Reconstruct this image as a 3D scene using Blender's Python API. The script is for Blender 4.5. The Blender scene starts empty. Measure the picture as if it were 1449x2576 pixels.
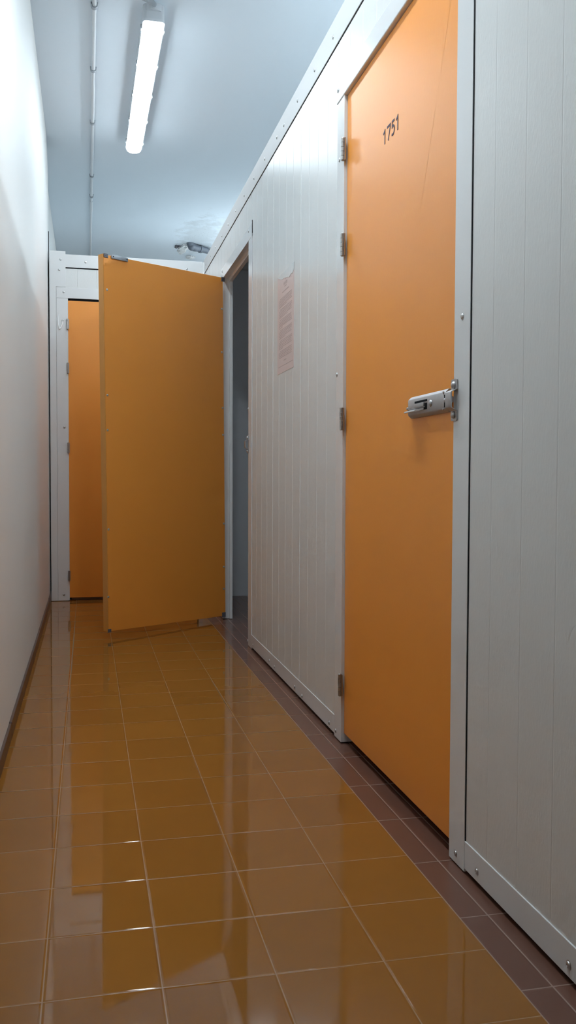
import bpy, bmesh, math, random
from mathutils import Vector, Matrix
random.seed(7)
sc = bpy.context.scene
COL = sc.collection
V = Vector

# ------------------------------------------------------------------ materials
def new_mat(name):
    m = bpy.data.materials.new(name); m.use_nodes = True
    nt = m.node_tree; b = nt.nodes['Principled BSDF']
    return m, nt, b
def N(nt, t, **kw):
    n = nt.nodes.new(t)
    for k, v in kw.items(): setattr(n, k, v)
    return n
def L(nt, a, b): nt.links.new(a, b)
def mth(nt, op, a, b=None, c=None):
    n = N(nt, 'ShaderNodeMath', operation=op)
    for i, v in enumerate((a, b, c)):
        if v is None: continue
        if isinstance(v, (int, float)): n.inputs[i].default_value = v
        else: L(nt, v, n.inputs[i])
    return n.outputs[0]
def mix(nt, f, a, b):
    n = N(nt, 'ShaderNodeMix', data_type='RGBA')
    if isinstance(f, (int, float)): n.inputs[0].default_value = f
    else: L(nt, f, n.inputs[0])
    for i, v in ((6, a), (7, b)):
        if isinstance(v, tuple): n.inputs[i].default_value = (*v[:3], 1)
        else: L(nt, v, n.inputs[i])
    return n.outputs[2]
def simple(name, col, rough=.5, metal=0.0, bump=None, var=0.0, vscale=8, coat=0.0, spec=.5):
    """paint / metal with optional fine bump (scale xyz, strength, distance) and slight colour variation"""
    m, nt, b = new_mat(name)
    b.inputs['Base Color'].default_value = (*col, 1)
    b.inputs['Roughness'].default_value = rough
    b.inputs['Metallic'].default_value = metal
    b.inputs['Specular IOR Level'].default_value = spec
    if coat: b.inputs['Coat Weight'].default_value = coat; b.inputs['Coat Roughness'].default_value = .1
    tc = N(nt, 'ShaderNodeTexCoord')
    if var:
        nz = N(nt, 'ShaderNodeTexNoise'); nz.inputs['Scale'].default_value = vscale; nz.inputs['Detail'].default_value = 4
        L(nt, tc.outputs['Object'], nz.inputs['Vector'])
        f = mth(nt, 'MULTIPLY', nz.outputs['Fac'], 1.0)
        lo = tuple(c * (1 - var) for c in col); hi = tuple(min(1, c * (1 + var)) for c in col)
        L(nt, mix(nt, f, lo, hi), b.inputs['Base Color'])
    if bump:
        for sc_, st, di in (bump if isinstance(bump[0], tuple) and isinstance(bump[0][0], tuple) else [bump]):
            mp = N(nt, 'ShaderNodeMapping'); mp.inputs['Scale'].default_value = sc_
            L(nt, tc.outputs['Object'], mp.inputs['Vector'])
            nz = N(nt, 'ShaderNodeTexNoise'); nz.inputs['Scale'].default_value = 1; nz.inputs['Detail'].default_value = 3
            L(nt, mp.outputs[0], nz.inputs['Vector'])
            bp = N(nt, 'ShaderNodeBump'); bp.inputs['Strength'].default_value = st; bp.inputs['Distance'].default_value = di
            L(nt, nz.outputs['Fac'], bp.inputs['Height'])
            if b.inputs['Normal'].is_linked: L(nt, b.inputs['Normal'].links[0].from_socket, bp.inputs['Normal'])
            L(nt, bp.outputs[0], b.inputs['Normal'])
    return m

PANEL = simple('white_woodgrain_panel', (.64, .65, .64), .28, bump=(((190, 190, 75), .34, .0011), ((60, 60, 7), .2, .0012)))
RAIL = simple('white_satin_rail', (.53, .54, .545), .5, spec=.3)
TRIM = simple('white_lacquered_sheet', (.68, .69, .69), .13, bump=((9, 9, 2.2), .12, .004))
PLASTER = simple('white_plaster_wall', (.74, .745, .73), .55, bump=((30, 30, 30), .12, .001), var=.015, vscale=3)
ORANGE = simple('orange_lacquer', (.79, .288, .04), .36, bump=((180, 180, 60), .18, .0008), var=.03, vscale=3)
ORANGE_EDGE = simple('orange_lacquer_edge', (.66, .29, .06), .3)
STEEL = simple('zinc_plated_steel', (.46, .46, .47), .42, .75, bump=((200, 200, 200), .1, .0004), var=.08, vscale=60)
STEEL_DARK = simple('brushed_nickel_hinge', (.42, .41, .40), .32, .95)
SCREW = simple('zinc_screw', (.55, .56, .56), .3, .9)
BLACK = simple('black_gap_shade', (.008, .009, .011), .8, spec=.1)  # flat black for the shade in gaps, slots and holes
BRACKET = simple('dark_grey_plastic', (.10, .10, .115), .45)
STRIPM = simple('grey_plastic', (.30, .33, .37), .4)
INK = simple('dark_plum_vinyl', (.05, .03, .055), .5, spec=.15)
UNIT = simple('grey_unit_lining', (.62, .63, .65), .6)
BASEB = simple('brown_skirting_tile', (.085, .05, .04), .35, var=.15, vscale=12)
PVC = simple('light_grey_pvc', (.60, .63, .66), .4)
FLEX = simple('grey_corrugated_hose', (.42, .46, .50), .5)
LAMPB = simple('grey_polycarbonate', (.55, .58, .61), .4)
CLIP = simple('clear_grey_clip', (.38, .40, .42), .35)
DRAIN = simple('dark_grey_drain_pipe', (.095, .11, .135), .5)
CRUMBLE = simple('broken_plaster', (.66, .67, .67), .9, bump=((60, 60, 60), .8, .006), var=.2, vscale=40)
PAPER = simple('pale_pink_paper', (.66, .535, .515), .35, var=.03, vscale=5)
PRINT = simple('faded_print', (.47, .36, .345), .45)
GLARE = simple('pale_glare_patch', (.66, .69, .70), .25, bump=((60, 60, 60), .5, .002))  # pale colour of the glare painted on the notice
TIE = simple('white_nylon', (.85, .86, .86), .3)
CEIL = None

def ceiling_mat():
    m, nt, b = new_mat('ceiling_paint_with_stain')
    tc = N(nt, 'ShaderNodeTexCoord'); sep = N(nt, 'ShaderNodeSeparateXYZ'); L(nt, tc.outputs['Object'], sep.inputs[0])
    x, y, _ = sep.outputs
    # damp mark with its own outline around the drain pipe
    dx = mth(nt, 'DIVIDE', mth(nt, 'SUBTRACT', x, 1.07), .26)
    dy = mth(nt, 'DIVIDE', mth(nt, 'SUBTRACT', y, 8.75), .85)
    r = mth(nt, 'SQRT', mth(nt, 'ADD', mth(nt, 'MULTIPLY', dx, dx), mth(nt, 'MULTIPLY', dy, dy)))
    nz = N(nt, 'ShaderNodeTexNoise'); nz.inputs['Scale'].default_value = 9; nz.inputs['Detail'].default_value = 6; nz.inputs['Roughness'].default_value = .7
    L(nt, tc.outputs['Object'], nz.inputs['Vector'])
    k = mth(nt, 'ADD', mth(nt, 'SUBTRACT', 1.35, r), mth(nt, 'MULTIPLY', mth(nt, 'SUBTRACT', nz.outputs['Fac'], .5), 2.2))
    mr = N(nt, 'ShaderNodeMapRange'); mr.inputs[1].default_value = .45; mr.inputs[2].default_value = .95
    L(nt, k, mr.inputs[0])
    sp = N(nt, 'ShaderNodeTexNoise'); sp.inputs['Scale'].default_value = 60; sp.inputs['Detail'].default_value = 3
    L(nt, tc.outputs['Object'], sp.inputs['Vector'])
    s2 = N(nt, 'ShaderNodeMapRange'); s2.inputs[1].default_value = .62; s2.inputs[2].default_value = .72
    L(nt, sp.outputs['Fac'], s2.inputs[0])
    c = mix(nt, mth(nt, 'MULTIPLY', mr.outputs[0], .75), (.68, .755, .82), (.50, .54, .57))
    c = mix(nt, mth(nt, 'MULTIPLY', mr.outputs[0], mth(nt, 'MULTIPLY', s2.outputs[0], .7)), c, (.24, .26, .28))
    L(nt, c, b.inputs['Base Color']); b.inputs['Roughness'].default_value = .6
    return m
CEIL = ceiling_mat()

def tile_mat(name, x0, y0, tx, ty, gw, col, grout, var, rough, bumpd):
    m, nt, b = new_mat(name)
    tc = N(nt, 'ShaderNodeTexCoord'); sep = N(nt, 'ShaderNodeSeparateXYZ'); L(nt, tc.outputs['Object'], sep.inputs[0])
    def axis(s, o, t):
        u = mth(nt, 'DIVIDE', mth(nt, 'SUBTRACT', s, o), t)
        f = mth(nt, 'FRACT', u); i = mth(nt, 'FLOOR', u)
        d = mth(nt, 'MULTIPLY', mth(nt, 'MINIMUM', f, mth(nt, 'SUBTRACT', 1.0, f)), t)
        return d, i
    dx, ix = axis(sep.outputs[0], x0, tx); dy, iy = axis(sep.outputs[1], y0, ty)
    d = mth(nt, 'MINIMUM', dx, dy)
    g = N(nt, 'ShaderNodeMapRange'); g.inputs[1].default_value = gw * .35; g.inputs[2].default_value = gw * .75
    g.inputs[3].default_value = 1; g.inputs[4].default_value = 0
    L(nt, d, g.inputs[0])
    cb = N(nt, 'ShaderNodeCombineXYZ'); L(nt, ix, cb.inputs[0]); L(nt, iy, cb.inputs[1])
    wn = N(nt, 'ShaderNodeTexWhiteNoise'); L(nt, cb.outputs[0], wn.inputs['Vector'])
    nz = N(nt, 'ShaderNodeTexNoise'); nz.inputs['Scale'].default_value = 14; nz.inputs['Detail'].default_value = 5
    L(nt, tc.outputs['Object'], nz.inputs['Vector'])
    f = mth(nt, 'ADD', mth(nt, 'MULTIPLY', wn.outputs['Value'], .6), mth(nt, 'MULTIPLY', nz.outputs['Fac'], .4))
    lo = tuple(c * (1 - var) for c in col); hi = tuple(c * (1 + var) for c in col)
    c = mix(nt, g.outputs[0], mix(nt, f, lo, hi), grout)
    b.inputs['Specular IOR Level'].default_value = .36
    L(nt, c, b.inputs['Base Color'])
    L(nt, mth(nt, 'ADD', mth(nt, 'MULTIPLY', g.outputs[0], .25), rough), b.inputs['Roughness'])
    e = N(nt, 'ShaderNodeMapRange', interpolation_type='SMOOTHSTEP'); e.inputs[1].default_value = 0; e.inputs[2].default_value = gw * 2.2
    L(nt, d, e.inputs[0])
    w = N(nt, 'ShaderNodeTexNoise'); w.inputs['Scale'].default_value = 5; w.inputs['Detail'].default_value = 2
    L(nt, tc.outputs['Object'], w.inputs['Vector'])
    hgt = mth(nt, 'ADD', mth(nt, 'MULTIPLY', e.outputs[0], 1.0), mth(nt, 'MULTIPLY', w.outputs['Fac'], .07))
    bp = N(nt, 'ShaderNodeBump'); bp.inputs['Strength'].default_value = .5; bp.inputs['Distance'].default_value = bumpd
    L(nt, hgt, bp.inputs['Height']); L(nt, bp.outputs[0], b.inputs['Normal'])
    return m
XE = .7215                                   # where the ochre tiles stop and the brown border begins
OCHRE = tile_mat('ochre_glazed_tile', -.0785, 1.5198, .2, .21176, .0024, (.25, .100, .017), (.30, .165, .078), .10, .035, .0010)
BROWN = tile_mat('brown_clinker_tile', XE, 1.64, .0600, .2590, .0024, (.132, .061, .042), (.27, .175, .14), .12, .22, .0010)

# ------------------------------------------------------------------ mesh helpers
class MB:
    def __init__(s): s.bm = bmesh.new()
    def box(s, x0, x1, y0, y1, z0, z1, bev=0, seg=2):
        r = bmesh.ops.create_cube(s.bm, size=1)
        vs = r['verts']
        for v in vs: v.co = V((x0 + (v.co.x + .5) * (x1 - x0), y0 + (v.co.y + .5) * (y1 - y0), z0 + (v.co.z + .5) * (z1 - z0)))
        if bev:
            es = list({e for v in vs for e in v.link_edges})
            bmesh.ops.bevel(s.bm, geom=es, offset=bev, segments=seg, profile=.5, affect='EDGES')
        return s
    def prism(s, pts, axis, a, b):
        """polygon pts (2D) extruded along axis from a to b"""
        def P(p, h):
            return V({0: (h, p[0], p[1]), 1: (p[0], h, p[1]), 2: (p[0], p[1], h)}[axis])
        A = [s.bm.verts.new(P(p, a)) for p in pts]; B = [s.bm.verts.new(P(p, b)) for p in pts]
        n = len(pts)
        s.bm.faces.new(A); s.bm.faces.new(B[::-1])
        for i in range(n): s.bm.faces.new((A[i], A[(i + 1) % n], B[(i + 1) % n], B[i]))
        return s
    def cyl(s, p0, p1, r0, r1=None, n=20, cap=True):
        r1 = r0 if r1 is None else r1
        p0, p1 = V(p0), V(p1); d = (p1 - p0); q = d.to_track_quat('Z', 'Y')
        ring = lambda p, r: [s.bm.verts.new(p + q @ V((r * math.cos(2 * math.pi * i / n), r * math.sin(2 * math.pi * i / n), 0))) for i in range(n)]
        A, B = ring(p0, r0), ring(p1, r1)
        for i in range(n): s.bm.faces.new((A[i], A[(i + 1) % n], B[(i + 1) % n], B[i]))
        if cap: s.bm.faces.new(A[::-1]); s.bm.faces.new(B)
        return s
    def tube(s, pts, r, n=14, cap=True):
        pts = [V(p) for p in pts]; rings = []
        rr = r if isinstance(r, (list, tuple)) else [r] * len(pts)
        up = None
        for i, p in enumerate(pts):
            t = (pts[min(i + 1, len(pts) - 1)] - pts[max(i - 1, 0)]).normalized()
            if up is None: up = t.orthogonal().normalized()
            up = (up - t * up.dot(t)).normalized(); sd = t.cross(up)
            rings.append([s.bm.verts.new(p + (up * math.cos(2 * math.pi * k / n) + sd * math.sin(2 * math.pi * k / n)) * rr[i]) for k in range(n)])
        for a, b in zip(rings, rings[1:]):
            for k in range(n): s.bm.faces.new((a[k], a[(k + 1) % n], b[(k + 1) % n], b[k]))
        if cap: s.bm.faces.new(rings[0][::-1]); s.bm.faces.new(rings[-1])
        return s
    def lathe(s, o, axis, prof, n=16):
        """prof: list of (height along axis, radius)"""
        o = V(o); q = V(axis).to_track_quat('Z', 'Y'); rings = []
        for h, r in prof:
            rings.append([s.bm.verts.new(o + q @ V((r * math.cos(2 * math.pi * k / n), r * math.sin(2 * math.pi * k / n), h))) for k in range(n)])
        for a, b in zip(rings, rings[1:]):
            for k in range(n): s.bm.faces.new((a[k], a[(k + 1) % n], b[(k + 1) % n], b[k]))
        s.bm.faces.new(rings[0][::-1]); s.bm.faces.new(rings[-1])
        return s
    def build(s, name, mat, parent=None, smooth=False, mats=None):
        bmesh.ops.recalc_face_normals(s.bm, faces=s.bm.faces)
        me = bpy.data.meshes.new(name); s.bm.to_mesh(me); s.bm.free()
        if smooth:
            for p in me.polygons: p.use_smooth = True
            try: me.set_sharp_from_angle(angle=math.radians(40))
            except Exception: pass
        for m in (mats or [mat]): me.materials.append(m)
        o = bpy.data.objects.new(name, me); COL.objects.link(o)
        if parent: o.parent = parent
        return o
def empty(name, loc=(0, 0, 0), rz=0):
    o = bpy.data.objects.new(name, None); o.location = loc; o.rotation_euler = (0, 0, rz); o.empty_display_size = .1
    COL.objects.link(o); return o
def tag(o, label=None, cat=None, group=None, kind=None):
    for k, v in (('label', label), ('category', cat), ('group', group), ('kind', kind)):
        if v: o[k] = v
    return o
def struct(o, label, cat): return tag(o, label, cat, kind='structure')
def smoothbox(*a, **k): return MB().box(*a, **k)

# screw head prototype: dome with a cross recess, axis along local -X (towards the corridor)
def screw_mesh():
    b = MB(); b.lathe((0, 0, 0), (-1, 0, 0), [(-.001, .0065), (.0008, .0065), (.0022, .0058), (.0032, .0042), (.0036, .002), (.0028, .0016)], 12)
    b.lathe((0, 0, 0), (-1, 0, 0), [(-.001, .0085), (.0005, .0085), (.0009, .007)], 12)
    return b
SCREW_PROTO = None
def screw(parent, loc, rz=0, s=1.0, name='screw'):
    global SCREW_PROTO
    if SCREW_PROTO is None:
        o = screw_mesh().build(name, SCREW, None, True); SCREW_PROTO = o.data
    else:
        o = bpy.data.objects.new(name, SCREW_PROTO); COL.objects.link(o)
    o.parent = parent; o.location = loc; o.rotation_euler = (0, 0, rz); o.scale = (s, s, s)
    return o

# ------------------------------------------------------------------ key planes
XW = .812       # outer face of the sheet trims on the storage units (right side)
XP = .8145       # face of the wood-grain panels
XB = .870       # back of the unit wall
XL = -.2604     # left wall
ZC = 3.2        # ceiling
YF = 6.466      # trim face of the unit across the corridor end
YS = -4.0       # behind the camera

# ------------------------------------------------------------------ floor, ceiling, building walls
b = MB()
def quad(b, x0, x1, y0, y1, z, mi):
    f = b.bm.faces.new([b.bm.verts.new(p) for p in ((x0, y0, z), (x1, y0, z), (x1, y1, z), (x0, y1, z))]); f.material_index = mi
b = MB(); quad(b, -.6, XE, YS, 10.5, 0, 0); quad(b, XE, 4.0, YS, 10.5, 0, 1)
struct(b.build('floor', None, mats=[OCHRE, BROWN]), 'glossy ochre square tile corridor floor with a brown tile border', 'floor')
struct(smoothbox(-.6, 4.0, YS, 10.5, ZC, ZC + .1).build('ceiling', CEIL), 'pale blue-white painted ceiling with a damp stain by the pipe', 'ceiling')
# left wall: smooth plaster with a rounded top corner at its far end
pts = [(YS, 0), (6.64, 0)]
R_ = .34
for i in range(9):
    a = math.pi / 2 * i / 8
    pts.append((6.64 - R_ + R_ * math.cos(a), ZC - R_ + R_ * math.sin(a)))
pts.append((YS, ZC))
b = MB(); b.prism(pts, 0, -.36, XL)
wl = struct(b.build('wall_left', PLASTER), 'smooth white plaster wall along the corridor', 'wall')
b = MB(); b.box(XL, XL + .0012, 4.05, 4.13, .8435, .8465)
b.build('scratch', PLASTER, wl)
struct(smoothbox(-.6, -.30, 6.64, 10.5, 0, ZC).build('wall_left_far', PLASTER), 'white wall beyond the corridor end above the storage unit', 'wall')
struct(smoothbox(-.6, 4.0, 10.4, 10.5, 0, ZC).build('wall_rear', PLASTER), 'white end wall of the basement hall', 'wall')
struct(smoothbox(3.9, 4.0, YS, 10.5, 0, ZC).build('wall_far_right', PLASTER), 'white outer wall behind the storage units', 'wall')
struct(smoothbox(-.6, 4.0, YS - .1, YS, 0, ZC).build('wall_front', PLASTER), 'white wall behind the camera', 'wall')
# skirting tiles on the left: 60 cm pieces with joints, joint measured at Y 3.72
b = MB(); y = 3.722 - .62 * 9
while y < 6.55:
    off = random.uniform(0, .0012)
    b.box(XL, XL + .009 + off, y + .0012, min(y + .62 - .0012, 6.60), 0, .053 + random.uniform(-.001, .0015), .0012, 1)
    y += .62
struct(b.build('baseboard_left', BASEB), 'dark brown tile skirting at the foot of the white wall', 'baseboard')
b = MB(); b.box(XL - .004, XL + .0045, 6.600, 6.612, 0, 2.60)
struct(b.build('shade_strip_14', BLACK), 'thin black strip drawing the shadow gap between white wall and end unit', 'trim')  # line of shade at the wall end, drawn as a black strip

# ------------------------------------------------------------------ right hand units: grooved panels
PITCH = .1325
def grooved(b, y0, y1, z0, z1, first, strong=4, xf=XP, xb=XB):
    """panel with vertical V grooves; every fourth is a deeper board joint"""
    ys = []
    k = math.ceil((y0 + .012 - first) / PITCH)
    while first + k * PITCH < y1 - .012:
        ys.append((first + k * PITCH, strong < 99 and k % strong == 0)); k += 1
    prof = [(xb, y0), (xf, y0)]
    for y, st in ys:
        w, d = (.0032, .0032) if st else (.0024, .0006 if strong < 99 else .00045)
        prof += [(xf, y - w), (xf + d, y - w * .35), (xf + d, y + w * .35), (xf, y + w)]
    prof += [(xf, y1), (xb, y1)]
    b.prism([(p[0], p[1]) for p in prof], 2, z0, z1)
b = MB()
grooved(b, YS, 1.8228, .012, 2.305, 1.7157, 999)
grooved(b, 2.826, 4.4742, .012, 2.305, 2.898)
grooved(b, 1.828, 2.826, 2.165, 2.305, 2.898)
grooved(b, 4.4742, 6.47, 2.140, 2.305, 2.898)
grooved(b, 5.555, 6.47, .012, 2.140, 2.898)
struct(b.build('wall_right', PANEL), 'white grooved wood-grain panel front of the storage units', 'wall')
# inside of the units
b = MB()
b.box(2.6, 2.65, -1.0, 6.54, 0, 2.38); b.box(XB, 2.6, -1.05, -1.0, 0, 2.38); b.box(.84, 2.65, 9.0, 9.04, 0, 2.40); b.box(XB, 2.6, 4.10, 4.14, 0, 2.38); b.box(-.249, 2.65, 6.525, 6.54, 0, 2.38); b.box(.84, 2.65, 6.50, 6.525, 0, 2.38)  # includes a board behind the end door, added to stop a light leak
struct(b.build('wall_unit_inside', UNIT), 'dim grey lining inside the open storage unit, with an added light-blocking board behind the end door', 'wall')
struct(smoothbox(XB, 2.65, -1.05, 4.12, 2.385, 2.402).box(XB, 2.0, 4.12, 6.54, 2.385, 2.402).box(-.25, 2.65, 6.54, 9.0, 2.385, 2.402).build('unseen_unit_lid', PANEL), 'unseen lid over the storage units, end part added for bounce light', 'ceiling')  # unseen; end part added to bounce light, cut back to let light in

def trim(name, label, boxes, screws=(), gap_shades=(), mat=TRIM, rz=0, bev=.0009):
    b = MB()
    for bx in boxes: b.box(*bx, bev=bev)
    o = struct(b.build(name, mat), label, 'trim')
    for s in screws: screw(o, s if rz else (s[0], s[1] * 1.0118, .8805 + (s[2] - .8805) * 1.0118), rz)
    if gap_shades:
        b = MB()
        for bx in gap_shades: b.box(*bx)
        b.build('gap_shade', BLACK, o)  # black strips that paint the shade in the gaps beside the trims
    return o
# top rail of the unit fronts
trim('trim_1', 'white sheet capping rail along the top of the right units', [(XW, XB + .01, YS, 6.356, 2.3095, 2.405)],
     [(XW, y, 2.335) for y in (2.927, 3.173, 3.442, 3.69, 3.831, 4.098, 4.37, 4.65, 4.925, 5.196, 5.448, 5.726, 5.952, 6.2)],
     [(.8145, XB, YS, 6.356, 2.3035, 2.3105)], mat=RAIL)
trim('trim_15', 'white corner plate where the right units meet the end unit', [(XW + .001, XB, 6.359, 6.4655, 2.29, 2.403)], [])
# bottom rails
trim('trim_2', 'white sheet bottom rail under the nearest panel', [(XW, XB, YS, 1.8248, .012, .074)],
     [(XW, y, .044) for y in (1.738, 1.366, .9, .4)])
trim('trim_3', 'white sheet bottom rail between the two right doors', [(XW, XB, 2.9005, 4.4785, .012, .074)],
     [(XW, y, z) for y, z in ((2.932, .04), (3.329, .036), (3.452, .043), (3.85, .041), (3.966, .044), (4.378, .038))])
# frame of the numbered door
trim('trim_4', 'white jamb at the latch side of the numbered orange door', [(XW, XB, 1.8265, 1.912, .004, 2.305)],
     [(XW, 1.845, 1.232), (XW, 1.850, .037)], [(XW + .0014, XB, 1.8222, 1.827, .074, 2.30)])
# the panel to its right starts a little beyond the dark gap
trim('trim_5', 'white jamb at the hinge side of the numbered orange door', [(XW, XB, 2.820, 2.900, .004, 2.106)],
     [(XW, 2.856, 1.216), (XW, 2.85, .035), (XW, 2.838, 1.905)])
b = MB(); b.box(XW - .0025, XB, 1.815, 2.905, 2.106, 2.172, bev=.003)
t6 = struct(b.build('trim_6', TRIM), 'glossy white lintel above the numbered orange door', 'trim')
screw(t6, (XW - .0025, 2.885, 2.145))
# frame of the open unit
t7 = trim('trim_7', 'white jamb at the near side of the open doorway', [(XW, XB, 4.479, 4.575, .002, 2.10), (.852, XB, 4.572, 4.588, .002, 2.085)],
     [(XW, 4.52, 1.224), (XW, 4.52, .036)], [(XP + .003, XB - .02, 4.4738, 4.4805, .02, 2.08)])
trim('trim_8', 'white jamb behind the hinges of the open door', [(XW, XB, 5.462, 5.56, .002, 2.085), (.852, XB, 5.448, 5.464, .002, 2.085)])
t9 = trim('trim_9', 'white lintel above the open doorway', [(XW - .001, XB, 4.479, 5.56, 2.085, 2.150), (.848, XB, 4.575, 5.462, 2.066, 2.087)],
     [(XW - .001, 4.515, 2.118), (XW - .001, 5.42, 2.115)])
b = MB(); b.prism([(4.4775, 2.165), (4.4705, 2.10), (4.4775, 2.10)], 0, XW - .0005, XP)
b.build('gap_shade', BLACK, t9)  # dark wedge painting the shade in the gap by the lintel

# ------------------------------------------------------------------ unit across the corridor end
b = MB()
prof = [(-.25, YF + .05), (-.25, YF + .004)]
x = -.25
for gx in (-.06, .07, .20, .33, .46, .59, .72):
    prof += [(gx - .0024, YF + .004), (gx - .0008, YF + .006), (gx + .0008, YF + .006), (gx + .0024, YF + .004)]
prof += [(.816, YF + .004), (.816, YF + .05)]
b.prism(prof, 2, 2.15, 2.318)
b.box(-.25, -.125, YF + .004, YF + .05, .004, 2.15)
b.box(.786, .816, YF + .004, YF + .05, .004, 2.15)
struct(b.build('wall_back', PANEL), 'white panel front of the storage unit closing the corridor', 'wall')
BZ = math.pi / 2   # screws face -Y
trim('trim_10', 'white capping rail on top of the end unit', [(-.141, .8135, YF, YF + .06, 2.326, 2.415)],
     [(-.005, YF, 2.367), (.701, YF, 2.358)], [(-.141, .81, YF + .0032, YF + .05, 2.3205, 2.3265)], rz=BZ)
trim('trim_11', 'white corner post of the end unit beside the plaster wall', [(-.249, -.2055, YF, YF + .06, .003, 2.436), (-.207, -.140, YF, YF + .06, 2.19, 2.436)],
     [(-.174, YF, 2.377), (-.183, YF, 2.306)], rz=BZ)
trim('trim_12', 'white jamb at the hinge side of the end door', [(-.2035, -.130, YF - .001, YF + .06, .003, 2.112)],
     [(-.161, YF - .001, 1.957), (-.155, YF - .001, 1.218), (-.165, YF - .001, .045)], [(-.131, -.112, YF + .008, YF + .05, .01, 2.12)], rz=BZ)
trim('trim_13', 'white lintel above the end door', [(-.2035, .806, YF - .001, YF + .06, 2.113, 2.186)],
     [(-.154, YF - .001, 2.154)], [(-.13, .79, YF + .008, YF + .05, 2.098, 2.114)], rz=BZ)

# ------------------------------------------------------------------ doors
def hinge(parent, loc, rz, h=.07):
    """barrel hinge: knuckles, pin caps, two leaves; opens towards local -X"""
    x, y, z = loc
    b = MB(); n = 5
    for i in range(n):
        b.cyl((-.006, 0, -h / 2 + h * i / n + .0006), (-.006, 0, -h / 2 + h * (i + 1) / n - .0006), .0062, n=14)
    b.lathe((-.006, 0, h / 2), (0, 0, 1), [(0, .0055), (.0015, .005), (.0025, .003)], 12)
    b.lathe((-.006, 0, -h / 2), (0, 0, -1), [(0, .0055), (.0015, .005), (.0025, .003)], 12)
    b.box(-.003, .001, -.010, .002, -h / 2, h / 2)
    o = b.build('hinge', STEEL_DARK, parent, True); o.location = loc; o.rotation_euler = (0, 0, rz)
    return o
def stroke(b, pts, w, x0, x1):
    """flat ribbon along 2D pts (u to the right, v up), extruded to a thin raised shape; u runs along -Y"""
    Lp, Rp = [], []
    for i, p in enumerate(pts):
        p = V(p); a = V(pts[max(i - 1, 0)]); c = V(pts[min(i + 1, len(pts) - 1)])
        d1 = (p - a).normalized() if i else (c - p).normalized(); d2 = (c - p).normalized() if i < len(pts) - 1 else d1
        t = (d1 + d2).normalized(); nn = V((-t.y, t.x)); k = w / 2 / max(.4, nn.dot(V((-d1.y, d1.x))))
        Lp.append(p + nn * k); Rp.append(p - nn * k)
    poly = Lp + Rp[::-1]
    n = len(Lp)
    A = [b.bm.verts.new((x0, -p.x, p.y)) for p in Lp]; B = [b.bm.verts.new((x0, -p.x, p.y)) for p in Rp]
    C_ = [b.bm.verts.new((x1, -p.x, p.y)) for p in Lp]; D = [b.bm.verts.new((x1, -p.x, p.y)) for p in Rp]
    for i in range(n - 1):
        b.bm.faces.new((A[i], A[i + 1], B[i + 1], B[i])); b.bm.faces.new((C_[i], C_[i + 1], A[i + 1], A[i])); b.bm.faces.new((B[i], B[i + 1], D[i + 1], D[i]))
    b.bm.faces.new((A[0], B[0], D[0], C_[0])); b.bm.faces.new((A[-1], B[-1], D[-1], C_[-1]))

XD = .8215      # face of the numbered door
d1 = empty('door_1', (XD, 1.9155, 0))
struct(d1, 'orange door numbered 1751 with a steel slide bolt, closed', 'door')
# panel with a rounded lower free corner
pl = []
y0, y1, z0, z1, r = .0, .9005, .034, 2.1035, .016
for cy, cz, a0 in ((y0 + r, z0 + r, 180), (y1 - .002, z0 + .002, 270), (y1 - .002, z1 - .002, 0), (y0 + .002, z1 - .002, 90)):
    rr = r if a0 == 180 else .002
    for i in range(5):
        a = math.radians(a0 + 90 * i / 4); pl.append((cy + rr * math.cos(a), cz + rr * math.sin(a)))
b = MB(); b.prism(pl, 0, 0, .042)
bmesh.ops.recalc_face_normals(b.bm, faces=b.bm.faces)
es = [e for e in b.bm.edges if all(abs(v.co.x) < 1e-6 for v in e.verts)]
bmesh.ops.bevel(b.bm, geom=es, offset=.003, segments=2, profile=.5, affect='EDGES')
b.build('door_panel', ORANGE, d1)
for z in (1.931, 1.6275, 1.0685, .1965):
    hinge(d1, (XW - XD, .8985, z), math.pi)
    d1.children[-1].rotation_euler = (0, 0, 0)
# number 1751
num = empty('tmp'); bpy.data.objects.remove(num)
b = MB(); W_ = .0060
def U(Y): return -(Y - 1.9155)      # u to the right = -Y
def dig1(u, v0, H, w):
    stroke(b, [(u + .0005, v0 + H), (u + .0005, v0)], W_, -.0006, .001)
    stroke(b, [(u - .0125, v0 + H * .745), (u + .0015, v0 + H - .003)], W_ * .95, -.00065, .001)
H_ = .0415; zb_ = 1.8150
dig1(U(2.4400), zb_, H_, .02)
u0 = U(2.4205); w7 = .0275
stroke(b, [(u0, zb_ + H_ - W_ / 2), (u0 + w7, zb_ + H_ - W_ / 2), (u0 + w7 - .001, zb_ + H_ - W_ * 1.3), (u0 + .0095, zb_)], W_, -.00062, .001)
u0 = U(2.3815); w5 = .0235
stroke(b, [(u0 + w5 - .002, zb_ + H_ - W_ / 2), (u0 + .0035, zb_ + H_ - W_ / 2), (u0 + .0025, zb_ + H_ * .50)], W_, -.00064, .001)
arc = [(u0 + .0025, zb_ + H_ * .53)]
for i in range(13):
    a = math.radians(125 - 235 * i / 12); arc.append((u0 + .0098 + .0118 * math.cos(a), zb_ + .0142 + .0117 * math.sin(a)))
arc.append((u0 + .0005, zb_ + .0045))
stroke(b, arc, W_, -.00063, .001)
dig1(U(2.3325), zb_, H_, .02)
o = b.build('number', INK, d1); tag(o, 'dark number 1751')

# slide bolt
lt = empty('slide_bolt', (0, 0, 0)); lt.parent = d1; lt.location = (0, 2.0755 - 1.9155, 1.058)
b = MB()
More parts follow.
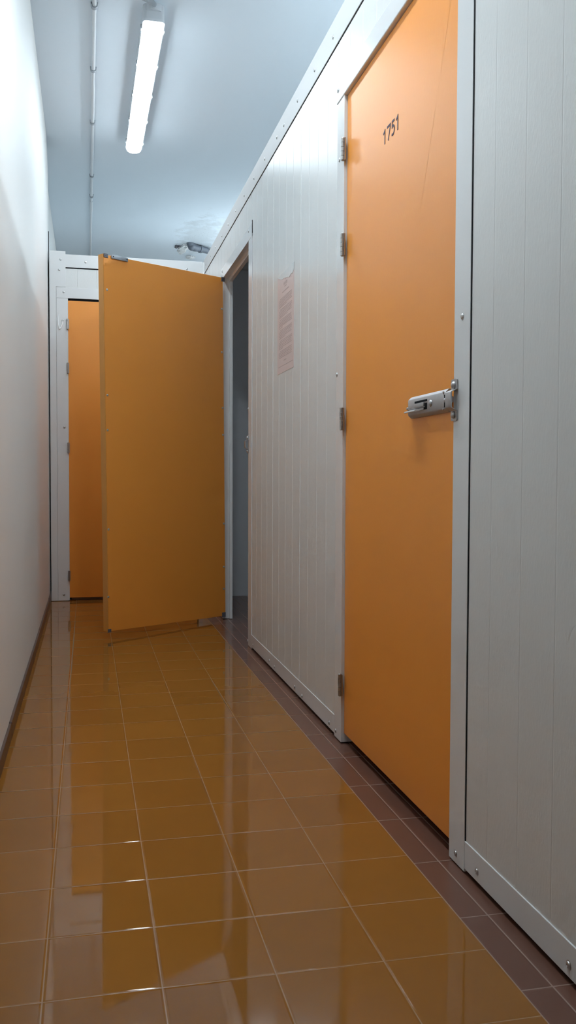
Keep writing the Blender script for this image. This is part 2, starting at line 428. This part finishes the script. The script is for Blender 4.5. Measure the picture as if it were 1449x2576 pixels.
# body: pressed C profile with long bevelled flanks; local y in -.13...+.13 (positive = far end), z +-.026
hw, hh, th = .1242, .0272, .0125
prof = [(.001, -hh), (-.004, -hh), (-th + .002, -hh + .006), (-th, -hh + .009), (-th, hh - .009), (-th + .002, hh - .006), (-.004, hh), (.001, hh)]
A = MB(); A.prism(prof, 1, -hw, hw)
bmesh.ops.recalc_face_normals(A.bm, faces=A.bm.faces)
bp_ = A.build('bolt_plate', STEEL, lt, True)
b = MB(); b.box(-.0136, -.0125, -.008, .075, .0075, .0125); b.box(-.0137, -.012, -.008, .006, -.012, .004, bev=.001); b.box(-.0137, -.012, -.004, .123, -.012, -.0062)
b.box(-.0137, -.0115, -.1236, -.1175, -.016, .013)
b.build('slot', BLACK, lt)
b = MB(); b.cyl((-.0085, .10, -.001), (-.0085, .137, -.001), .0042); b.cyl((-.0085, -.150, 0), (-.0085, -.120, 0), .0075)
b.build('bolt_rod', STEEL, lt, True)
b = MB(); b.box(-.0165, -.013, .008, .072, -.004, .006, bev=.001); b.build('slide', STEEL, lt, True)
b = MB(); b.prism([(-.0135, -.007), (-.0285, -.0115), (-.030, -.0145), (-.0275, -.0155), (-.0135, -.0115)], 1, .012, .108)
for v in b.bm.verts:
    if v.co.y < .05 and v.co.x < -.02: v.co.y += .022
b.build('thumb_tab', STEEL, lt, True)
b = MB(); b.lathe((-th, -.032, .000), (-1, 0, 0), [(-.001, .0085), (.001, .0085), (.003, .007), (.0045, .004), (.005, .0012)], 16); b.build('rivet', STEEL, lt, True)
b = MB()
for z in (.019, -.0195): b.cyl((-.011, -.1105, z), (-.0139, -.1105, z), .0028, n=10)
b.build('rivet', STEEL, lt, True)

def keeper(parent, y, z, name='keeper'):
    """strike plate with a raised bridge and two bolt heads"""
    e = empty(name, (XW, y, z)); e.parent = parent
    hz, w, t = .047, .0165, .003
    side = [(0, -hz), (0, -.026), (-.0, -.0245), (-.013, -.0185), (-.0145, -.016), (-.0145, .016), (-.013, .0185), (0, .0245), (0, .026), (0, hz)]
    outer = [(x - t, zz) for x, zz in side]
    poly = outer + side[::-1]
    b = MB(); b.prism(poly, 1, -w, w); 
    bmesh.ops.recalc_face_normals(b.bm, faces=b.bm.faces)
    es = [ed for ed in b.bm.edges if abs(ed.verts[0].co.z) > hz - 1e-5 and abs(ed.verts[1].co.z) > hz - 1e-5 and abs(ed.verts[0].co.y - ed.verts[1].co.y) < 1e-6]
    bmesh.ops.bevel(b.bm, geom=es, offset=.0045, segments=3, profile=.5, affect='EDGES')
    b.build('strike_plate', STEEL, e, True)
    for s in (-1, 1):
        b = MB(); b.lathe((-t, 0, s * .0335), (-1, 0, 0), [(-.001, .0085), (.001, .0085), (.0035, .0075), (.0058, .005), (.0068, .0015)], 18)
        b.build('bolt_head', STEEL, e, True)
    return e
t4 = bpy.data.objects['trim_4']
keeper(t4, 1.9035, 1.0545)
keeper(t7, 4.578, 1.046)

# open door of the second unit: local x runs from hinge to free edge, local +y is the inner face seen here
d2 = empty('door_2', (.805, 5.42, 0), math.atan2(-.49, -.708))
struct(d2, 'orange door standing open across the corridor, seen from inside', 'door')
SH = .0118
def leafbox(b, u0, u1, v0, v1, z00, z01, z10, z11, bev=0):
    b.box(0, 1, v0, v1, 0, 1, bev=0)
    vs = list(b.bm.verts)[-8:]
    for v in vs:
        fx = v.co.x; zt = z01 + (z11 - z01) * fx; zb = z00 + (z10 - z00) * fx
        z = zb + (zt - zb) * v.co.z
        v.co.x = u0 + (u1 - u0) * fx + SH * (z - 1.05) / 1.02; v.co.z = z
b = MB(); leafbox(b, -.012, .8575, -.041, 0, .024, 2.079, .036, 2.060)
bmesh.ops.bevel(b.bm, geom=[e for e in b.bm.edges], offset=.0012, segments=1, affect='EDGES')
b.build('door_panel', ORANGE, d2)
b = MB(); leafbox(b, .8592, .8625, -.0415, .0006, .034, 2.063, .034, 2.063)
tag(b.build('edge_strip', ORANGE_EDGE, d2), 'paler orange edging strip')
def onleaf(u, z): return (u, 0, z)
for u, z in ((.8559, 1.8767), (.8513, 1.3143), (.8524, 1.1268), (.8449, .5908), (.8500, .2241), (.0088, 1.8908), (.0086, 1.6308), (.0018, 1.2957), (-.0016, 1.1322), (-.008, .5917), (-.009, .3264), (-.009, .192)):
    u = min(u, .848)
    screw(d2, (u, .0002, z), -math.pi / 2, .8)
for u0, u1, z0, z1, su in ((.842, .869, 2.045, 2.066, 1), (-.012, .014, 2.055, 2.082, -1), (.832, .853, .030, .049, 1), (-.022, .006, .018, .047, -1)):
    b = MB(); b.box(u0, u1, -.001, .004, z0, z1, bev=.001)
    b.lathe(((u0 + u1) / 2, .004, (z0 + z1) / 2), (0, 1, 0), [(-.001, .004), (.001, .0038), (.002, .002)], 10)
    tag(b.build('corner_bracket', BRACKET, d2), 'dark grey corner bracket')
b = MB(); b.box(.714, .822, -.001, .010, 2.046, 2.067, bev=.0025)
st = tag(b.build('stop_strip', STRIPM, d2, True), 'grey plastic strip near the top edge')
b = MB()
for u in (.812, .722): b.cyl((u, .0095, 2.0565), (u, .0105, 2.0565), .0036, n=12)
b.build('screw_hole', BLACK, st)

# door across the end
d3 = empty('door_3', (-.1255, YF + .006, 0))
struct(d3, 'orange door at the corridor end, half hidden by the open door', 'door')
b = MB(); b.box(0, .90, 0, .038, .022, 2.098, bev=.002)
b.build('door_panel', ORANGE, d3)
for z in (1.934, 1.63, 1.076, .179):
    hinge(d3, (-.004, -.008, z), math.pi / 2)

# ------------------------------------------------------------------ lamp
def lamp(loc, label, gm=None):
    t = tag(empty('ceiling_light', loc), label, 'ceiling light', 'tubular ceiling lights')
    W2, Y0, Y1 = .052, -.93, .88      # body from Y0 to Y1
    def stadium(w, ya, yb, k=8, flat0=False):
        p = []
        if flat0:
            r = .02
            for cx, cy, a0 in ((-w + r, ya + r, 180), (w - r, ya + r, 270)):
                for i in range(5):
                    a = math.radians(a0 + 90 * i / 4); p.append((cx + r * math.cos(a), cy + r * math.sin(a)))
        else:
            for i in range(k + 1):
                a = math.pi + math.pi * i / k; p.append((w * math.cos(a), ya + w + w * math.sin(a)))
        for i in range(k + 1):
            a = math.pi * i / k; p.append((w * math.cos(a), yb - w + w * math.sin(a)))
        return p
    b = MB(); b.prism(stadium(W2, Y0, Y1 + .006, 12, True), 2, -.078, 0); b.prism(stadium(W2 - .004, Y0 - .018, Y0 + .2, 12), 2, -.034, -.0005)
    b.build('housing', LAMPB, t, True)
    b = MB(); b.prism(stadium(W2 + .002, Y0 - .001, Y1 + .006, 12, True), 2, -.084, -.072)
    b.build('rim', PVC, t, True)
    # diffuser: rounded trough
    b = MB(); rows = []
    for (dz, sc_) in ((-.082, 1), (-.092, .985), (-.099, .93), (-.103, .82), (-.105, .6)):
        w = (W2 - .003)
        rows.append([b.bm.verts.new((x * sc_, (y if abs(y) < .8 else math.copysign(abs(y) - (1 - sc_) * .045, y)), dz)) for x, y in stadium(w, Y0 + .012, Y1, 14, True)])
    for a, c in zip(rows, rows[1:]):
        n = len(a)
        for i in range(n): b.bm.faces.new((a[i], a[(i + 1) % n], c[(i + 1) % n], c[i]))
    b.bm.faces.new(rows[-1]); b.bm.faces.new(rows[0][::-1])
    d = b.build('diffuser', gm or GLOW, t, True); tag(d, 'glowing white diffuser')
    for s in (-1, 1):
        for y in (-.83, -.435, -.04, .345, .73):
            b = MB(); b.box(s * (W2 + .004) - .004, s * (W2 + .004) + .004, y - .012, y + .012, -.094, -.060, bev=.0015)
            b.build('clip', CLIP, t)
    b = MB(); b.lathe((0, Y0 - .014, -.019), (0, -1, 0), [(0, .013), (.008, .013), (.009, .011), (.018, .010)], 16); b.build('cable_gland', LAMPB, t, True)
    return t
def glow(strength):
    m, nt, bs = new_mat('lamp_diffuser_glow')
    bs.inputs['Base Color'].default_value = (.9, .92, .92, 1)
    bs.inputs['Emission Color'].default_value = (.85, .97, 1.05, 1)
    bs.inputs['Emission Strength'].default_value = strength
    return m
GLOW, GLOW_NEW, GLOW_OVER = glow(21.0), glow(44.0), glow(60.0)
l1 = lamp((.3265, 5.47, ZC), 'lit white tube light fixed to the corridor ceiling')
l1.rotation_euler = (0, 0, math.radians(.35))
lamp((1.75, 8.9, ZC), 'unseen tube light added on the ceiling over the far units', GLOW_OVER)  # out of view, added to brighten the far ceiling
lamp((2.1, 3.5, ZC), 'unseen tube light added on the ceiling over the near units', GLOW_OVER)  # out of view, added to lift the ceiling and the open door
l2 = lamp((.3265, 2.3, ZC), 'unseen tube light added further back along the corridor ceiling', GLOW_NEW)  # out of view, added to light the near walls and doors

# corrugated feed hose of the lamp
b = MB(); pts, rad = [], []
P0 = V((.332, 4.512, 3.181)); P1 = V((.328, 4.488, 3.182)); P2 = V((.28, 4.482, 3.186)); P3 = V((.11, 4.36, 3.187))
n = 90
for i in range(n + 1):
    t = i / n
    pts.append(P0 * (1 - t) ** 3 + P1 * 3 * t * (1 - t) ** 2 + P2 * 3 * t * t * (1 - t) + P3 * t ** 3); rad.append(.0115 if i % 2 else .0098)
b.tube(pts, rad, 14)
tag(b.build('flexible_hose', FLEX, None, True), 'grey corrugated cable hose running to the lit ceiling light', 'hose')

# surface conduit on the ceiling with saddle clips and a coupling
cd = tag(empty('conduit', (.045, 6.5, ZC - .012)), 'thin white conduit pipe clipped along the ceiling', 'conduit')
b = MB(); b.tube([(.001, -2.3, 0), (0, 1.18, 0), (-.001, 3.9, 0)], .0105, 16); b.build('pipe', PVC, cd, True)
for y in (-1.90, -1.19, -.41, .66, 1.17):
    b = MB()
    for i in range(9):
        pass
    ring = [(.0165 * math.cos(math.pi + math.pi * i / 12), .0155 * math.sin(math.pi + math.pi * i / 12)) for i in range(13)]
    prof = [(-.0175, .012)] + ring + [(.0175, .012)]
    inner = [(x * .82, z * .82 if z < 0 else z) for x, z in prof]
    b.prism(prof + inner[::-1], 1, y - .012, y + .012); b.build('saddle_clip', STRIPM, cd, True)
b = MB(); b.cyl((0, 1.30, 0), (0, 1.62, 0), .0128, n=16); b.build('coupling', PVC, cd, True)

# drain pipe with elbow coming out of the broken ceiling
dp = tag(empty('drain_pipe', (.985, 9.02, 3.163)), 'dark grey drain pipe with elbow sticking out of the ceiling above the end unit', 'pipe')
b = MB(); b.tube([(.10, .045, -.001), (.30, .17, -.006), (1.2, .66, -.03)], .028, 18); b.build('pipe', DRAIN, dp, True)
b = MB(); pts = [(.105, .048, 0), (.09, .039, .0)]
for i in range(9):
    a = math.pi / 2 * i / 8
    pts.append((.075 - .05 * math.sin(a), .03 - .028 * math.sin(a), .05 - .05 * math.cos(a)))
bmesh.ops.create_uvsphere(b.bm, u_segments=20, v_segments=12, radius=.0375, matrix=Matrix.Translation((.042, .010, .002))); b.tube(pts, [.030, .036] + [.037] * 9, 20); b.build('elbow', DRAIN, dp, True)
b = MB(); b.lathe((.085, .036, 0), (1, .58, 0), [(0, .034), (.045, .0325), (.047, .0385), (.070, .0385), (.072, .031), (.14, .031)], 18); b.build('socket', DRAIN, dp, True)
# broken plaster collar hanging around it
def chunk(name, c, r, seed, mat, parent=None, flat=.35):
    rnd = random.Random(seed); b = MB(); bmesh.ops.create_icosphere(b.bm, subdivisions=3, radius=1)
    ph = [rnd.uniform(0, 6) for _ in range(6)]
    for v in b.bm.verts:
        k = 1 + .22 * math.sin(3 * v.co.x + ph[0]) + .18 * math.sin(5 * v.co.y + ph[1]) + .12 * math.sin(9 * v.co.x + 7 * v.co.y + ph[2]) + rnd.uniform(-.07, .07)
        v.co = V((v.co.x * r[0] * k, v.co.y * r[1] * k, v.co.z * r[2] * k))
    o = b.build(name, mat, parent, True); o.location = V(c) + PX; return o
pp = bpy.data.objects['ceiling']; PX = V((.985, 9.2, ZC))
chunk('loose_plaster', (-.03, .02, -.006), (.06, .15, .026), 3, CRUMBLE, pp)
chunk('loose_plaster', (.09, .36, -.008), (.05, .06, .02), 9, CRUMBLE, pp)
chunk('hole', (-.088, -.03, -.004), (.02, .05, .014), 5, BRACKET, pp)

# ------------------------------------------------------------------ notice on the panel
nt_ = empty('notice', (XP, 3.698, 1.534)); tag(nt_, 'faded pink printed notice in a clear sleeve on the white panel', 'notice')
b = MB(); b.box(-.0012, -.0002, -.158, .158, -.211, .205); b.build('sheet', PAPER, nt_)
b = MB(); rnd = random.Random(4)
def ln(z, u0, u1, t=.0016):
    b.box(-.0016, -.001, -u1, -u0, z - t, z + t)
ln(.158, -.035, .035, .006); ln(.145, -.02, .02); ln(.128, -.065, .06, .002)
z = .105; k = 0
while z > -.150:
    u = -.125; end = .12 if k % 6 != 5 else rnd.uniform(-.06, .05)
    if k % 6 == 0: u = -.105
    while u < end - .01:
        wl_ = rnd.uniform(.012, .045); ln(z, u, min(u + wl_, end), .0013); u += wl_ + .0035
    z -= .0066 if k % 6 != 5 else .0115; k += 1
ln(-.162, -.03, .02, .0018); ln(-.182, -.142, .142, .0009)
b.box(-.0016, -.001, -.003, .001, .172, .204)
b.build('printed_text', PRINT, nt_)
b = MB()
ol = [(.100, .192), (.130, .2), (.158, .2075), (-.160, .2085), (-.159, .178), (-.135, .168), (-.105, .172), (-.075, .164), (-.045, .171), (-.01, .176), (.03, .182), (.07, .184)]
b.prism([(y_, z_) for y_, z_ in ol], 0, -.0020, -.0012)
tp = b.build('glare_patch', GLARE, nt_)  # whitish glare on the upper sheet, modelled as a pale patch

# thin white cable tie hooked on the end frame screw
b = MB(); pts = [(-.160, YF - .006, 1.953), (-.166, YF - .009, 1.93), (-.175, YF - .010, 1.903), (-.183, YF - .010, 1.899), (-.1895, YF - .008, 1.925), (-.191, YF - .006, 1.965), (-.188, YF - .005, 2.0)]
sm = []
for i in range(len(pts) - 1):
    for k in range(6): sm.append(V(pts[i]).lerp(V(pts[i + 1]), k / 6))
sm.append(V(pts[-1])); b.tube(sm, [.0036 if i < 18 else .0036 - .0024 * (i - 18) / 19 for i in range(len(sm))], 8)
tag(b.build('cable_tie', TIE, None, True), 'thin white cable tie hooked on the jamb screw by the end door', 'cable tie')

# ------------------------------------------------------------------ world, camera, view
w = bpy.data.worlds.new('World'); sc.world = w; w.use_nodes = True
w.node_tree.nodes['Background'].inputs[0].default_value = (.5, .55, .6, 1); w.node_tree.nodes['Background'].inputs[1].default_value = .02

f_px, yaw, pitch, roll, hc = 2255.4338, .220131038, -.0395403838, .00343974677, .8804962912
cyw, syw, cp, sp, cr, sr = math.cos(yaw), math.sin(yaw), math.cos(pitch), math.sin(pitch), math.cos(roll), math.sin(roll)
fw = V((syw * cp, cyw * cp, sp)); rt = V((cyw, -syw, 0)); up = rt.cross(fw)
r2 = rt * cr + up * sr; u2 = -rt * sr + up * cr
cam = bpy.data.cameras.new('Camera'); co = bpy.data.objects.new('Camera', cam); COL.objects.link(co)
M = Matrix((( r2.x, u2.x, -fw.x, 0), (r2.y, u2.y, -fw.y, 0), (r2.z, u2.z, -fw.z, hc), (0, 0, 0, 1)))
co.matrix_world = M
cam.sensor_fit = 'VERTICAL'; cam.sensor_height = 36.0; cam.lens = f_px / 2576 * 36.0; cam.clip_start = .02
sc.camera = co
sc.view_settings.view_transform = 'Standard'; sc.view_settings.look = 'None'
sc.view_settings.exposure = 0.42; sc.view_settings.gamma = 1.0; sc.view_settings.use_curve_mapping = False
sc.cycles.max_bounces = 8; sc.cycles.diffuse_bounces = 6; sc.cycles.glossy_bounces = 4; sc.cycles.transmission_bounces = 2
sc.cycles.use_adaptive_sampling = True; sc.cycles.adaptive_threshold = .1; sc.cycles.adaptive_min_samples = 16; sc.cycles.use_denoising = True
sc.cycles.caustics_reflective = False; sc.cycles.caustics_refractive = False
sc.cycles.sample_clamp_indirect = 6.0
